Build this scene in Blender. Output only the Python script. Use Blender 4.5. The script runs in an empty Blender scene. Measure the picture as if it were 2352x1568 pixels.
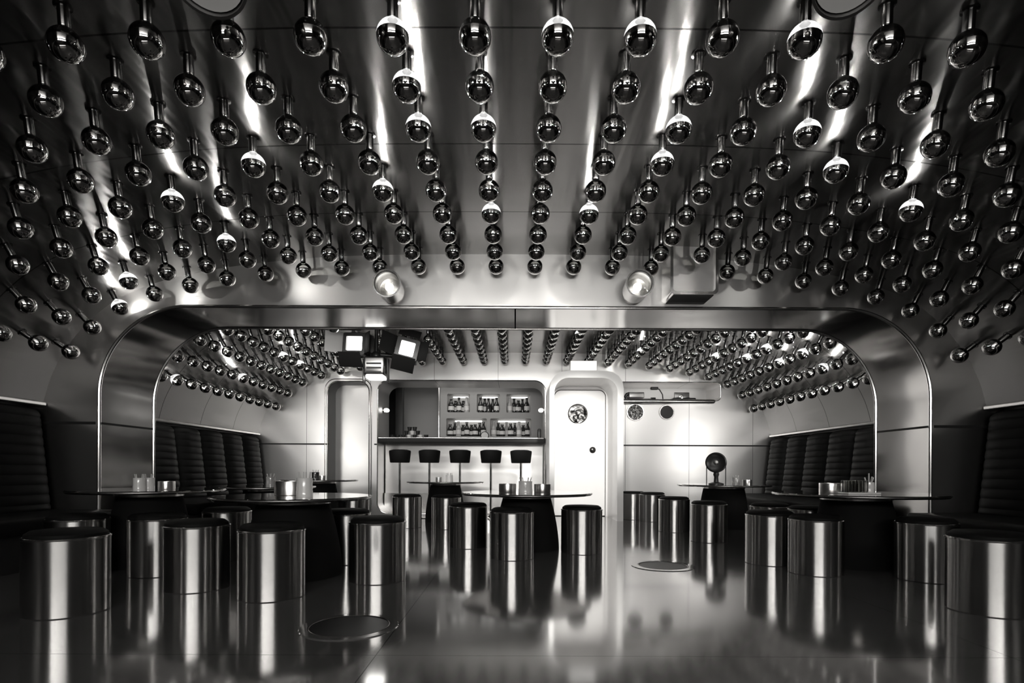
import bpy, bmesh, math, random
from mathutils import Vector, Matrix
random.seed(7)
SC = bpy.context.scene
COL = SC.collection
PI = math.pi

# ------------------------------------------------------------------ frame
F = 1280.0            # focal length in pixels of the 2352 wide frame
VX, HY = 1182.0, 1079.0
ROLL = 0.0042
CZ = 0.70             # camera height


def W(px, py, d):
    dx, dy = px - VX, py - HY
    dx, dy = dx + ROLL * dy, dy - ROLL * dx
    return Vector((dx * d / F, d, CZ - dy * d / F))


def project(p):
    dx, dy = p[0] / p[1] * F, (CZ - p[2]) / p[1] * F
    return VX + dx - ROLL * dy, HY + dy + ROLL * dx


# ------------------------------------------------------------------ materials
def nt_new(name):
    m = bpy.data.materials.new(name)
    m.use_nodes = True
    nt = m.node_tree
    nt.nodes.clear()
    return m, nt, nt.nodes, nt.links


def principled(name, col, rough, metal=0.0, aniso=0.0, arot=0.0, bump=None, spec=0.5, rvar=0.0, cvar=0.0,
               seams=None, coat=0.0, emit=None, coords='Object', taxis='Z'):
    """bump = (scale xyz, strength, distance); seams = (axis, period, offset, width)"""
    m, nt, N, L = nt_new(name)
    out = N.new('ShaderNodeOutputMaterial')
    b = N.new('ShaderNodeBsdfPrincipled')
    L.new(b.outputs[0], out.inputs[0])
    c = col if isinstance(col, tuple) else (col, col * 0.985, col * 0.975)
    b.inputs['Base Color'].default_value = (*c, 1)
    b.inputs['Roughness'].default_value = rough
    b.inputs['Metallic'].default_value = metal
    b.inputs['Specular IOR Level'].default_value = spec
    b.inputs['Coat Weight'].default_value = coat
    if emit:
        b.inputs['Emission Color'].default_value = (1, 0.985, 0.95, 1)
        b.inputs['Emission Strength'].default_value = emit
    tc = N.new('ShaderNodeTexCoord')
    if aniso:
        b.inputs['Anisotropic'].default_value = aniso
        b.inputs['Anisotropic Rotation'].default_value = arot
        t = N.new('ShaderNodeTangent')
        t.direction_type = 'RADIAL'
        t.axis = taxis
        L.new(t.outputs[0], b.inputs['Tangent'])
    src = tc.outputs[coords]
    height = None
    if bump:
        mp = N.new('ShaderNodeMapping')
        mp.inputs['Scale'].default_value = bump[0]
        L.new(src, mp.inputs[0])
        nz = N.new('ShaderNodeTexNoise')
        nz.inputs['Scale'].default_value = 1.0
        nz.inputs['Detail'].default_value = bump[3] if len(bump) > 3 else 1.0
        L.new(mp.outputs[0], nz.inputs['Vector'])
        bp = N.new('ShaderNodeBump')
        bp.inputs['Strength'].default_value = bump[1]
        bp.inputs['Distance'].default_value = bump[2]
        L.new(nz.outputs['Fac'], bp.inputs['Height'])
        L.new(bp.outputs[0], b.inputs['Normal'])
        if rvar:
            mr = N.new('ShaderNodeMapRange')
            mr.inputs['From Min'].default_value = 0.3
            mr.inputs['From Max'].default_value = 0.7
            mr.inputs['To Min'].default_value = max(0.01, rough - rvar)
            mr.inputs['To Max'].default_value = rough + rvar
            L.new(nz.outputs['Fac'], mr.inputs['Value'])
            L.new(mr.outputs[0], b.inputs['Roughness'])
    if seams:
        # thin sheet joints: a darker line every period along an axis
        sep = N.new('ShaderNodeSeparateXYZ')
        L.new(src, sep.inputs[0])
        mask = None
        for axis, period, off, width in seams:
            a = N.new('ShaderNodeMath'); a.operation = 'SUBTRACT'
            a.inputs[1].default_value = off
            L.new(sep.outputs[axis], a.inputs[0])
            pp = N.new('ShaderNodeMath'); pp.operation = 'PINGPONG'
            pp.inputs[1].default_value = period / 2
            L.new(a.outputs[0], pp.inputs[0])
            lt = N.new('ShaderNodeMath'); lt.operation = 'LESS_THAN'
            lt.inputs[1].default_value = width / 2
            L.new(pp.outputs[0], lt.inputs[0])
            if mask is None:
                mask = lt.outputs[0]
            else:
                mx = N.new('ShaderNodeMath'); mx.operation = 'MAXIMUM'
                L.new(mask, mx.inputs[0]); L.new(lt.outputs[0], mx.inputs[1])
                mask = mx.outputs[0]
        mix = N.new('ShaderNodeMix'); mix.data_type = 'RGBA'
        mix.inputs[6].default_value = (*c, 1)
        mix.inputs[7].default_value = (c[0] * .25, c[1] * .25, c[2] * .25, 1)
        L.new(mask, mix.inputs[0])
        L.new(mix.outputs[2], b.inputs['Base Color'])
    return m


def glass_mat(name, tint=1.0, rough=0.02, gloss=1.0, glow=0.0):
    m, nt, N, L = nt_new(name)
    out = N.new('ShaderNodeOutputMaterial')
    tr = N.new('ShaderNodeBsdfTransparent')
    tr.inputs[0].default_value = (tint, tint, tint * .985, 1)
    gl = N.new('ShaderNodeBsdfGlossy')
    gl.inputs['Roughness'].default_value = rough
    fr = N.new('ShaderNodeFresnel')
    fr.inputs[0].default_value = 1.5
    mul = N.new('ShaderNodeMath'); mul.operation = 'MULTIPLY'; mul.use_clamp = True
    mul.inputs[1].default_value = gloss
    L.new(fr.outputs[0], mul.inputs[0])
    mx = N.new('ShaderNodeMixShader')
    L.new(mul.outputs[0], mx.inputs[0]); L.new(tr.outputs[0], mx.inputs[1]); L.new(gl.outputs[0], mx.inputs[2])
    last = mx.outputs[0]
    if glow:
        e = N.new('ShaderNodeEmission')
        e.inputs[1].default_value = glow
        ad = N.new('ShaderNodeAddShader')
        L.new(last, ad.inputs[0]); L.new(e.outputs[0], ad.inputs[1])
        last = ad.outputs[0]
    L.new(last, out.inputs[0])
    return m


def emit_mat(name, strength, col=(1, 0.985, 0.95)):
    m, nt, N, L = nt_new(name)
    out = N.new('ShaderNodeOutputMaterial')
    e = N.new('ShaderNodeEmission')
    e.inputs[0].default_value = (*col, 1)
    e.inputs[1].default_value = strength
    L.new(e.outputs[0], out.inputs[0])
    return m


SEAM_F = [(1, 0.81, 2.272, 0.010)]
M = {}
M['ceil'] = principled('polished_ceiling_steel', 0.28, 0.24, 1, aniso=0.88, arot=0.25, taxis='Y', bump=((4.0, 0.35, 4.0), 0.5, 0.02, 3.0), seams=SEAM_F)
M['ceil_back'] = principled('polished_ceiling_steel_far', 0.36, 0.21, 1, aniso=0.85, arot=0.25, taxis='Y', bump=((4.0, 0.5, 4.0), 0.5, 0.02, 3.0), seams=[(1, 0.81, 5.36, 0.010)])
M['wall'] = principled('brushed_wall_steel', 0.68, 0.36, 1, aniso=0.5, arot=0.25, bump=((0.5, 1, 2.4), 0.35, 0.02, 2.0))
M['wall_far'] = principled('brushed_far_wall_steel', 0.78, 0.36, 1, aniso=0.5, arot=0.25, bump=((0.6, 1, 2.2), 0.4, 0.02, 2.0), seams=[(0, 0.98, 0.72, 0.006)])
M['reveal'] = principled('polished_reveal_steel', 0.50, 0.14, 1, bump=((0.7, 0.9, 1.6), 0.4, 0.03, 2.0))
M['dark_wall'] = principled('dark_wall_steel', 0.16, 0.35, 1)
M['trim'] = principled('bright_edge_trim', 0.85, 0.18, 1)
M['groove'] = principled('black_groove', 0.012, 0.6)
M['floor'] = principled('polished_floor', 0.42, 0.10, 0.80, bump=((0.9, 0.9, 1), 0.25, 0.006, 2.0), rvar=0.03,
                        seams=[(0, 2.4, -0.52, 0.004), (1, 2.4, 2.1, 0.004)])
M['drum'] = principled('brushed_stool_steel', 0.48, 0.25, 1, aniso=0.8, arot=0.25)
M['rim'] = principled('stool_rim_steel', 0.80, 0.15, 1)
M['seat'] = principled('black_leather', 0.008, 0.6, spec=0.1, bump=((60, 60, 60), 0.2, 0.002))
M['bench'] = principled('dark_bench_leather', 0.007, 0.55, spec=0.13, bump=((30, 30, 30), 0.2, 0.002))
M['plinth'] = principled('black_plinth', 0.02, 0.5)
M['tabletop'] = principled('mirror_tabletop', 0.50, 0.05, 1)
M['pedestal'] = principled('black_pedestal', 0.008, 0.8, spec=0.15)
M['chrome'] = principled('chrome', 0.78, 0.08, 1)
M['satin'] = principled('satin_ashtray', 0.85, 0.28, 1)
M['rough_chrome'] = principled('satin_chrome', 0.6, 0.25, 1)
M['bowl'] = principled('silvered_bulb', 0.6, 0.03, 1)
M['stem'] = principled('dark_lamp_stem', 0.16, 0.16, 1)
M['glass'] = glass_mat('clear_bulb_glass', 0.96, 0.03, 1.6)
M['lit_glass'] = glass_mat('lit_bulb_glass', 0.96, 0.03, 1.6, 0.45)
M['filament'] = emit_mat('glowing_filament', 750)
M['lamp_glass'] = glass_mat('lamp_glass', 0.9, 0.05, 2.0)
M['glow'] = emit_mat('spot_glow', 2.2)
M['flood'] = emit_mat('flood_lens', 7)
M['barn'] = principled('matte_black_barn_door', 0.012, 0.8, spec=0.1)
M['black_metal'] = principled('black_lamp_metal', 0.02, 0.35, spec=0.5)
M['grey_metal'] = principled('grey_lamp_metal', 0.25, 0.3, 1)
M['white_paint'] = principled('white_door_paint', 0.82, 0.4)
M['casing'] = principled('pale_casing_paint', 0.62, 0.35, spec=0.6)
M['sign'] = emit_mat('sign_light', 1.4)
M['knob'] = principled('dark_knob', 0.08, 0.3, 1)
M['port'] = principled('porthole_glass', 0.30, 0.05, 1, bump=((8, 8, 8), 0.35, 0.02, 1.0))
M['port_dim'] = principled('speckled_porthole', 0.10, 0.08, 1, bump=((22, 22, 22), 0.8, 0.02, 2.0))
M['dark_port'] = principled('dark_porthole', 0.02, 0.3, spec=0.3)
M['bar_front'] = principled('bar_front_panel', 0.62, 0.36, 1, aniso=0.5, arot=0.25, bump=((0.8, 1, 3.0), 0.4, 0.02, 2.0))
M['counter'] = principled('dark_counter', 0.02, 0.5, spec=0.2)
M['bar_grey'] = principled('bar_grey_panel', 0.35, 0.5)
M['bar_dark'] = principled('bar_dark_lining', 0.03, 0.5)
M['niche'] = principled('niche_lining', 0.6, 0.5)
M['tube'] = emit_mat('strip_tube', 2.2)
M['bglass'] = principled('dark_bottle_glass', 0.02, 0.1, spec=0.8)
M['bclear'] = principled('pale_bottle_glass', 0.45, 0.1, spec=0.8)
M['label'] = principled('paper_label', 0.75, 0.6)
M['frost'] = principled('frosted_glass', 0.85, 0.15, spec=0.8)
M['stick'] = principled('wood_stick', 0.7, 0.6)
M['rear'] = principled('rear_wall_steel', 0.25, 0.4, 1)


# ------------------------------------------------------------------ mesh helpers
def mesh_from_bm(name, bm, mats, smooth=True, angle=35):
    me = bpy.data.meshes.new(name)
    bmesh.ops.recalc_face_normals(bm, faces=bm.faces)
    bm.to_mesh(me)
    bm.free()
    for mm in (mats if isinstance(mats, (list, tuple)) else [mats]):
        me.materials.append(mm)
    if smooth:
        me.polygons.foreach_set('use_smooth', [True] * len(me.polygons))
        me.set_sharp_from_angle(angle=math.radians(angle))
    return me


def link(name, me, parent=None, loc=None, rot=None):
    o = bpy.data.objects.new(name, me)
    COL.objects.link(o)
    if loc is not None:
        o.location = loc
    if rot is not None:
        o.rotation_euler = rot
    if parent:
        o.parent = parent
    return o


def tag(o, label=None, cat=None, group=None, kind=None):
    if label: o['label'] = label
    if cat: o['category'] = cat
    if group: o['group'] = group
    if kind: o['kind'] = kind
    return o


def thing(name, label, cat, loc, rot=None, group=None):
    return tag(link(name, None, None, loc, rot), label, cat, group)


def struct(o, label=None):
    o['kind'] = 'structure'
    if label: o['label'] = label
    return o


def lathe(bm, prof, seg=32, M4=None, mi=0, cap=True):
    """prof: list of (r, z)"""
    rings = []
    for r, z in prof:
        if r < 1e-6:
            rings.append([bm.verts.new((0, 0, z))])
        else:
            rings.append([bm.verts.new((r * math.cos(2 * PI * k / seg), r * math.sin(2 * PI * k / seg), z)) for k in range(seg)])
    faces = []
    for a, b in zip(rings, rings[1:]):
        if len(a) == 1 and len(b) == 1:
            continue
        for k in range(seg):
            k2 = (k + 1) % seg
            if len(a) == 1:
                faces.append(bm.faces.new((a[0], b[k2], b[k])))
            elif len(b) == 1:
                faces.append(bm.faces.new((a[k], a[k2], b[0])))
            else:
                faces.append(bm.faces.new((a[k], a[k2], b[k2], b[k])))
    if cap:
        for ring in (rings[0], rings[-1]):
            if len(ring) > 2:
                faces.append(bm.faces.new(ring))
    for f in faces:
        f.material_index = mi
    if M4 is not None:
        vs = [v for r in rings for v in r]
        bmesh.ops.transform(bm, matrix=M4, verts=vs)


def box(bm, c, s, M4=None, mi=0, bev=0.0):
    r = bmesh.ops.create_cube(bm, size=1.0)
    vs = r['verts']
    bmesh.ops.scale(bm, vec=s, verts=vs)
    bmesh.ops.translate(bm, vec=c, verts=vs)
    fs = list({f for v in vs for f in v.link_faces})
    for f in fs:
        f.material_index = mi
    if bev:
        es = list({e for f in fs for e in f.edges})
        rr = bmesh.ops.bevel(bm, geom=es, offset=bev, segments=3, affect='EDGES', profile=0.5)
        vs = list({v for f in rr['faces'] for v in f.verts} | {v for v in vs if v.is_valid})
        for f in rr['faces']:
            f.material_index = mi
    if M4 is not None:
        bmesh.ops.transform(bm, matrix=M4, verts=[v for v in vs if v.is_valid])


def tube(bm, pts, r, seg=10, closed=False, mi=0):
    pts = [Vector(p) for p in pts]
    n = len(pts)
    rings = []
    up = None
    for i, p in enumerate(pts):
        if closed:
            t = (pts[(i + 1) % n] - pts[i - 1]).normalized()
        else:
            t = (pts[min(i + 1, n - 1)] - pts[max(i - 1, 0)]).normalized()
        if up is None:
            up = Vector((0, 1, 0)) if abs(t.y) < 0.9 else Vector((1, 0, 0))
        a = t.cross(up).normalized()
        b = a.cross(t).normalized()
        up = b
        rings.append([bm.verts.new(p + r * (math.cos(2 * PI * k / seg) * a + math.sin(2 * PI * k / seg) * b)) for k in range(seg)])
    rng = range(n) if closed else range(n - 1)
    for i in rng:
        A, B = rings[i], rings[(i + 1) % n]
        for k in range(seg):
            f = bm.faces.new((A[k], A[(k + 1) % seg], B[(k + 1) % seg], B[k]))
            f.material_index = mi
    if not closed:
        bm.faces.new(rings[0]).material_index = mi
        bm.faces.new(rings[-1]).material_index = mi


def rrect(x0, x1, z0, z1, r, seg=10, corners=(1, 1, 1, 1)):
    """counter-clockwise from lower-left; corners = (ll, lr, ur, ul)"""
    pts = []
    for (cx, cz, a0, on) in ((x0 + r, z0 + r, PI, corners[0]), (x1 - r, z0 + r, 1.5 * PI, corners[1]),
                             (x1 - r, z1 - r, 0, corners[2]), (x0 + r, z1 - r, 0.5 * PI, corners[3])):
        if on:
            for k in range(seg + 1):
                a = a0 + 0.5 * PI * k / seg
                pts.append((cx + r * math.cos(a), cz + r * math.sin(a)))
        else:
            sx = x0 if cx < (x0 + x1) / 2 else x1
            sz = z0 if cz < (z0 + z1) / 2 else z1
            pts.append((sx, sz))
    return pts


def plate_mesh(name, outer, holes, y0, y1, mat):
    """a wall slab in the XZ plane with openings, thick from y0 to y1"""
    cu = bpy.data.curves.new(name + '_outline', 'CURVE')
    cu.dimensions = '2D'
    cu.fill_mode = 'BOTH'
    cu.extrude = abs(y1 - y0) / 2
    for loop in [outer] + list(holes):
        sp = cu.splines.new('POLY')
        sp.points.add(len(loop) - 1)
        for p, (x, z) in zip(sp.points, loop):
            p.co = (x, z, 0, 1)
        sp.use_cyclic_u = True
    o = bpy.data.objects.new(name + '_outline', cu)
    COL.objects.link(o)
    dg = bpy.context.evaluated_depsgraph_get()
    me = bpy.data.meshes.new_from_object(o.evaluated_get(dg))
    COL.objects.unlink(o)
    bpy.data.objects.remove(o)
    bpy.data.curves.remove(cu)
    bm = bmesh.new()
    bm.from_mesh(me)
    bpy.data.meshes.remove(me)
    bmesh.ops.remove_doubles(bm, verts=bm.verts, dist=1e-5)
    # local (x, z, e) -> world (x, y, z)
    mid = (y0 + y1) / 2
    for v in bm.verts:
        x, z, e = v.co
        v.co = (x, mid - e, z)
    return mesh_from_bm(name, bm, mat, True, 30)


def loft_surface(bm, prof, y0, y1, thick, ny=1, mi=0):
    """profile [(x,z)] extruded along y and thickened outwards"""
    n = len(prof)
    outer = []
    for i in range(n):
        a = Vector(prof[max(0, i - 1)]); b = Vector(prof[min(n - 1, i + 1)])
        t = (b - a).normalized()
        nrm = Vector((-t[1], t[0]))
        outer.append(Vector(prof[i]) + nrm * thick)
    ys = [y0 + (y1 - y0) * k / ny for k in range(ny + 1)]
    inn = [[bm.verts.new((p[0], y, p[1])) for p in prof] for y in ys]
    out = [[bm.verts.new((p[0], y, p[1])) for p in outer] for y in ys]
    for k in range(ny):
        for i in range(n - 1):
            bm.faces.new((inn[k][i], inn[k][i + 1], inn[k + 1][i + 1], inn[k + 1][i]))
            bm.faces.new((out[k][i], out[k + 1][i], out[k + 1][i + 1], out[k][i + 1]))
        for i in (0, n - 1):
            bm.faces.new((inn[k][i], inn[k + 1][i], out[k + 1][i], out[k][i]))
    for k in (0, ny):
        for i in range(n - 1):
            bm.faces.new((inn[k][i], out[k][i], out[k][i + 1], inn[k][i + 1]))


# ------------------------------------------------------------------ vault section
Y_REAR, Y_ARCH0, Y_ARCH1, Y_FAR = -3.2, 4.66, 5.365, 8.57
HALF = [(0, 1.653), (.79, 1.649), (1.1, 1.642), (1.41, 1.632), (1.72, 1.614), (2.03, 1.583), (2.34, 1.543), (2.64, 1.488),
        (2.93, 1.418), (3.21, 1.308), (3.435, 1.145), (3.61, .945), (3.735, .72), (3.80, .50)]


def catmull(p0, p1, p2, p3, t):
    return tuple(0.5 * ((2 * b) + (-a + c) * t + (2 * a - 5 * b + 4 * c - d) * t * t + (-a + 3 * b - 3 * c + d) * t ** 3)
                 for a, b, c, d in zip(p0, p1, p2, p3))


FULL = [(-x, z + CZ) for x, z in HALF[:0:-1]] + [(x, z + CZ) for x, z in HALF]
LOC = []
for i in range(len(FULL) - 1):
    p0, p1, p2, p3 = FULL[max(0, i - 1)], FULL[i], FULL[i + 1], FULL[min(len(FULL) - 1, i + 2)]
    for k in range(5):
        LOC.append(catmull(p0, p1, p2, p3, k / 5))
LOC.append(FULL[-1])


def locus_normal(x):
    """bulb-centre point at |x| and outward normal of the section there"""
    best = min(range(1, len(LOC) - 1), key=lambda i: abs(LOC[i][0] - x))
    # interpolate z
    for i in range(len(LOC) - 1):
        if LOC[i][0] <= x <= LOC[i + 1][0]:
            u = (x - LOC[i][0]) / (LOC[i + 1][0] - LOC[i][0] + 1e-9)
            z = LOC[i][1] * (1 - u) + LOC[i + 1][1] * u
            a, b = LOC[max(0, i - 1)], LOC[min(len(LOC) - 1, i + 2)]
            t = Vector((b[0] - a[0], b[1] - a[1])).normalized()
            return Vector((x, z)), Vector((-t[1], t[0]))
    return Vector(LOC[best]), Vector((0, 1))


DROP = 0.15
SURF = []
for i, p in enumerate(LOC):
    a, b = LOC[max(0, i - 1)], LOC[min(len(LOC) - 1, i + 1)]
    t = Vector((b[0] - a[0], b[1] - a[1])).normalized()
    SURF.append((p[0] - t[1] * DROP, p[1] + t[0] * DROP))

# ------------------------------------------------------------------ setting
bm = bmesh.new(); box(bm, (0, 3.6, -0.05), (10.4, 14.4, 0.1))
struct(link('floor', mesh_from_bm('floor', bm, M['floor'], False)))

bm = bmesh.new(); loft_surface(bm, SURF, Y_REAR, Y_ARCH0 + 0.05, 0.06, 10)
struct(link('ceiling', mesh_from_bm('ceiling', bm, M['ceil'])))
bm = bmesh.new(); loft_surface(bm, SURF, Y_ARCH1 - 0.05, Y_FAR + 0.05, 0.06, 6)
struct(link('ceiling', mesh_from_bm('ceiling_back', bm, M['ceil_back'])))

for sx, nm in ((-1, 'wall_left'), (1, 'wall_right')):
    for (a, b) in ((Y_REAR, Y_ARCH0), (Y_ARCH1, Y_FAR)):
        bm = bmesh.new(); box(bm, (sx * 4.13, (a + b) / 2, 0.66), (0.1, b - a, 1.32))
        struct(link(nm, mesh_from_bm(nm, bm, M['dark_wall'], False)))
bm = bmesh.new(); box(bm, (0, Y_REAR - 0.05, 1.4), (9, 0.1, 2.8))
struct(link('wall_rear', mesh_from_bm('wall_rear', bm, M['rear'], False)))

# arch wall
AX, AZ, AR = 3.475, CZ + 1.358, 0.74
seg = 24
arch = [(-AX, 0)]
for k in range(seg + 1):
    a = PI - 0.5 * PI * k / seg
    arch.append((-AX + AR + AR * math.cos(a), AZ - AR + AR * math.sin(a)))
for k in range(seg + 1):
    a = 0.5 * PI - 0.5 * PI * k / seg
    arch.append((AX - AR + AR * math.cos(a), AZ - AR + AR * math.sin(a)))
arch.append((AX, 0))
outer = arch + [(4.3, 0), (4.3, 2.75), (-4.3, 2.75), (-4.3, 0)]
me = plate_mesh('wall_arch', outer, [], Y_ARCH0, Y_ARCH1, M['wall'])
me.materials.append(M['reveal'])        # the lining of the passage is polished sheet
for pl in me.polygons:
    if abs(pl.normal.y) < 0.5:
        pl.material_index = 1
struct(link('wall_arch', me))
for n, y in enumerate((Y_ARCH0, Y_ARCH1)):
    bm = bmesh.new()
    tube(bm, [(x, y, z) for x, z in arch], 0.014, 8)
    struct(link('trim_%d' % (n + 1), mesh_from_bm('arch_trim', bm, M['trim'])))
# dark groove round the arch wall: face strips and reveal strips
GZ = CZ + 0.378
bm = bmesh.new()
for s in (-1, 1):
    box(bm, (s * (AX + 0.28), Y_ARCH0, GZ), (0.50, 0.008, 0.022))
    box(bm, (s * AX, (Y_ARCH0 + Y_ARCH1) / 2, GZ), (0.008, Y_ARCH1 - Y_ARCH0 - .04, 0.018))
    box(bm, (0.0, Y_ARCH0 + 0.35, AZ), (0.012, 0.69, 0.006))
struct(link('trim_3', mesh_from_bm('arch_groove', bm, M['groove'], False)))
# bright lip along the lower edge of the side sheets
n = 4
for s in (-1, 1):
    for (a, b) in ((Y_REAR, Y_ARCH0 - .01), (Y_ARCH1 + .01, Y_FAR - .01)):
        bm = bmesh.new()
        sx, sz = SURF[-1]
        box(bm, (s * (sx - 0.004), (a + b) / 2, sz - 0.006), (0.07, b - a, 0.03), bev=0.008)
        struct(link('trim_%d' % n, mesh_from_bm('side_lip', bm, M['wall'])))
        n += 1

# far wall with bar opening, doorway recess and booth window
bar_hole = rrect(-2.11, 0.47, 0.02, CZ + 1.373, 0.17)
door_hole = rrect(W(756, 0, Y_FAR).x, W(852, 0, Y_FAR).x, 0.02, CZ + 1.352, 0.16, corners=(0, 0, 1, 1))
booth_hole = rrect(1.56, 3.165, CZ + 1.075, CZ + 1.36, 0.07)
FAR_T = 0.78
struct(link('wall_far', plate_mesh('wall_far', [(-4.3, 0), (4.3, 0), (4.3, 2.75), (-4.3, 2.75)],
                                   [bar_hole, door_hole, booth_hole], Y_FAR, Y_FAR + FAR_T, M['wall_far'])))
bm = bmesh.new()
for a, b in ((-4.0, -2.86), (-2.16, -2.12), (1.6, 4.0)):
    box(bm, ((a + b) / 2, Y_FAR, CZ + 0.386), (b - a, 0.008, 0.022))
struct(link('trim_8', mesh_from_bm('far_groove', bm, M['groove'], False)))
# doorway: inner leaf, jamb lining, double trim
dx0, dx1 = door_hole[0][0], door_hole[1][0]
bm = bmesh.new(); box(bm, ((dx0 + dx1) / 2, Y_FAR + 0.40, 1.03), (dx1 - dx0, 0.04, 2.06))
struct(link('door_1', mesh_from_bm('door_leaf', bm, M['wall'], False)))
bm = bmesh.new()
dloop = [p for p in door_hole[2:]]
dpath = [(dx1, 0.02)] + dloop + [(dx0, 0.02)]
for off, r in ((0.0, 0.010), (0.035, 0.008)):
    tube(bm, [(x + (off if x > (dx0 + dx1) / 2 else -off) * (1 if abs(x - (dx0 + dx1) / 2) > 0.12 else abs(x - (dx0 + dx1) / 2) / .12), Y_FAR, z + (off if z > 1.9 else 0)) for x, z in dpath], r, 8)
struct(link('trim_9', mesh_from_bm('doorway_trim', bm, M['trim'])))
bm = bmesh.new()
prev = None
loop = [(x * 0.999 + 0.001 * (dx0 + dx1) / 2, z - 0.004) for x, z in dpath]
ra = [bm.verts.new((x, Y_FAR + 0.02, z)) for x, z in loop]
rb = [bm.verts.new((x, Y_FAR + 0.379, z)) for x, z in loop]
rc = [bm.verts.new((x + (0.004 if x < (dx0 + dx1) / 2 else -0.004), Y_FAR + 0.379, z - .002)) for x, z in loop]
rd = [bm.verts.new((x + (0.004 if x < (dx0 + dx1) / 2 else -0.004), Y_FAR + 0.02, z - .002)) for x, z in loop]
for i in range(len(loop) - 1):
    for A, B in ((ra, rb), (rb, rc), (rc, rd), (rd, ra)):
        bm.faces.new((A[i], A[i + 1], B[i + 1], B[i]))
struct(link('trim_10', mesh_from_bm('doorway_lining', bm, M['bar_dark'])))
bm = bmesh.new()
tube(bm, [(x, Y_FAR, z) for x, z in bar_hole], 0.009, 8, closed=True)
tube(bm, [(x, Y_FAR, z) for x, z in booth_hole], 0.007, 8, closed=True)
struct(link('trim_11', mesh_from_bm('opening_trim', bm, M['trim'])))

# ------------------------------------------------------------------ bar room behind the far wall
YB = 9.95
bm = bmesh.new()
box(bm, (-0.8, 10.75, 1.2), (3.6, 0.08, 2.6))
box(bm, (-2.45, 10.05, 1.2), (0.08, 1.4, 2.6))
box(bm, (1.0, 10.05, 1.2), (0.08, 1.4, 2.6))
struct(link('wall_bar', mesh_from_bm('bar_walls', bm, M['bar_dark'], False)))
bm = bmesh.new(); box(bm, (-0.8, 10.05, 2.42), (3.6, 1.4, 0.08))
struct(link('ceiling', mesh_from_bm('bar_ceiling', bm, M['bar_dark'], False)))

t = thing('bar_counter', 'long bar counter with dark top and pale front in the far wall opening', 'bar counter', (-0.82, Y_FAR, 0))
bm = bmesh.new(); box(bm, (0, 0.30, CZ + 0.453), (2.56, 0.72, 0.085), bev=0.012)
link('countertop', mesh_from_bm('countertop', bm, M['counter']), t)
bm = bmesh.new(); box(bm, (0, -0.066, CZ + 0.483), (2.53, 0.016, 0.022), bev=0.006)
link('edge_strip', mesh_from_bm('edge_strip', bm, M['rough_chrome']), t)
bm = bmesh.new(); box(bm, (0, 0.50, (CZ + 0.41) / 2 + .012), (2.55, 0.05, CZ + 0.385))
link('front_panel', mesh_from_bm('front_panel', bm, M['bar_front'], False), t)
bm = bmesh.new(); box(bm, (0, 0.44, 0.17), (2.55, 0.06, 0.30))
link('kick_panel', mesh_from_bm('kick_panel', bm, M['rough_chrome'], False), t)

# back bar cabinet with niches
def NX(px): return W(px, 0, YB).x
def NZ(py): return CZ + (HY - py) / F * YB

niches = [(1031, 1083, 905, 947), (1099, 1152, 905, 947), (1167, 1222, 905, 947), (1029, 1122, 961, 1002), (1130, 1224, 961, 1002)]
t = thing('back_bar_cabinet', 'grey back bar cabinet with five lit bottle niches behind the counter', 'cabinet', (0, YB, 0))
holes = [rrect(NX(a), NX(b), NZ(d) - 0, NZ(c), 0.02, 3) for a, b, c, d in niches]
me = plate_mesh('cabinet_front', [(NX(1015), 0.05), (0.92, 0.05), (0.92, 2.36), (NX(1015), 2.36)], holes, YB, YB + 0.03, M['bar_grey'])
o = link('front', me, t); o.location = (0, -YB, 0)
for a, b, c, d in niches:
    bm = bmesh.new()
    x0, x1, z0, z1 = NX(a), NX(b), NZ(d), NZ(c)
    dep = 0.26
    box(bm, ((x0 + x1) / 2, dep + 0.035, (z0 + z1) / 2), (x1 - x0 + .02, 0.01, z1 - z0 + .02))
    box(bm, ((x0 + x1) / 2, dep / 2 + .033, z0 - .006), (x1 - x0 + .02, dep, 0.01))
    box(bm, ((x0 + x1) / 2, dep / 2 + .033, z1 + .006), (x1 - x0 + .02, dep, 0.01))
    for xx in (x0 - .006, x1 + .006):
        box(bm, (xx, dep / 2 + .033, (z0 + z1) / 2), (0.01, dep, z1 - z0 + .02))
    nb = link('niche', mesh_from_bm('niche', bm, M['niche'], False), t)
    bm = bmesh.new()
    cx = (x0 + x1) / 2 + .02
    lathe(bm, [(0.014, -(x1 - x0) * .34), (0.014, (x1 - x0) * .34)], 10, Matrix.Translation((cx, 0.20, z1 - 0.035)) @ Matrix.Rotation(PI / 2, 4, 'Y'))
    link('light_tube', mesh_from_bm('light_tube', bm, M['tube']), nb)
# grey side panel, post and vertical trim on the left of the bar
bm = bmesh.new(); box(bm, ((W(932, 0, 10.3).x + NX(1013)) / 2, 10.3, 1.2), (NX(1013) - W(932, 0, 10.3).x + .02, 0.05, 2.3))
struct(link('wall_bar', mesh_from_bm('bar_side_panel', bm, M['bar_grey'], False)))
bm = bmesh.new(); box(bm, (W(922, 0, 9.8).x, 9.8, 1.2), (0.14, 0.1, 2.35), bev=0.01)
struct(link('trim_12', mesh_from_bm('bar_post', bm, M['bar_dark'])))
bm = bmesh.new(); box(bm, (NX(1014) - .012, YB - .005, 1.2), (0.03, 0.06, 2.32), bev=0.008)
struct(link('trim_13', mesh_from_bm('bar_strip', bm, M['rough_chrome'])))

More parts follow.
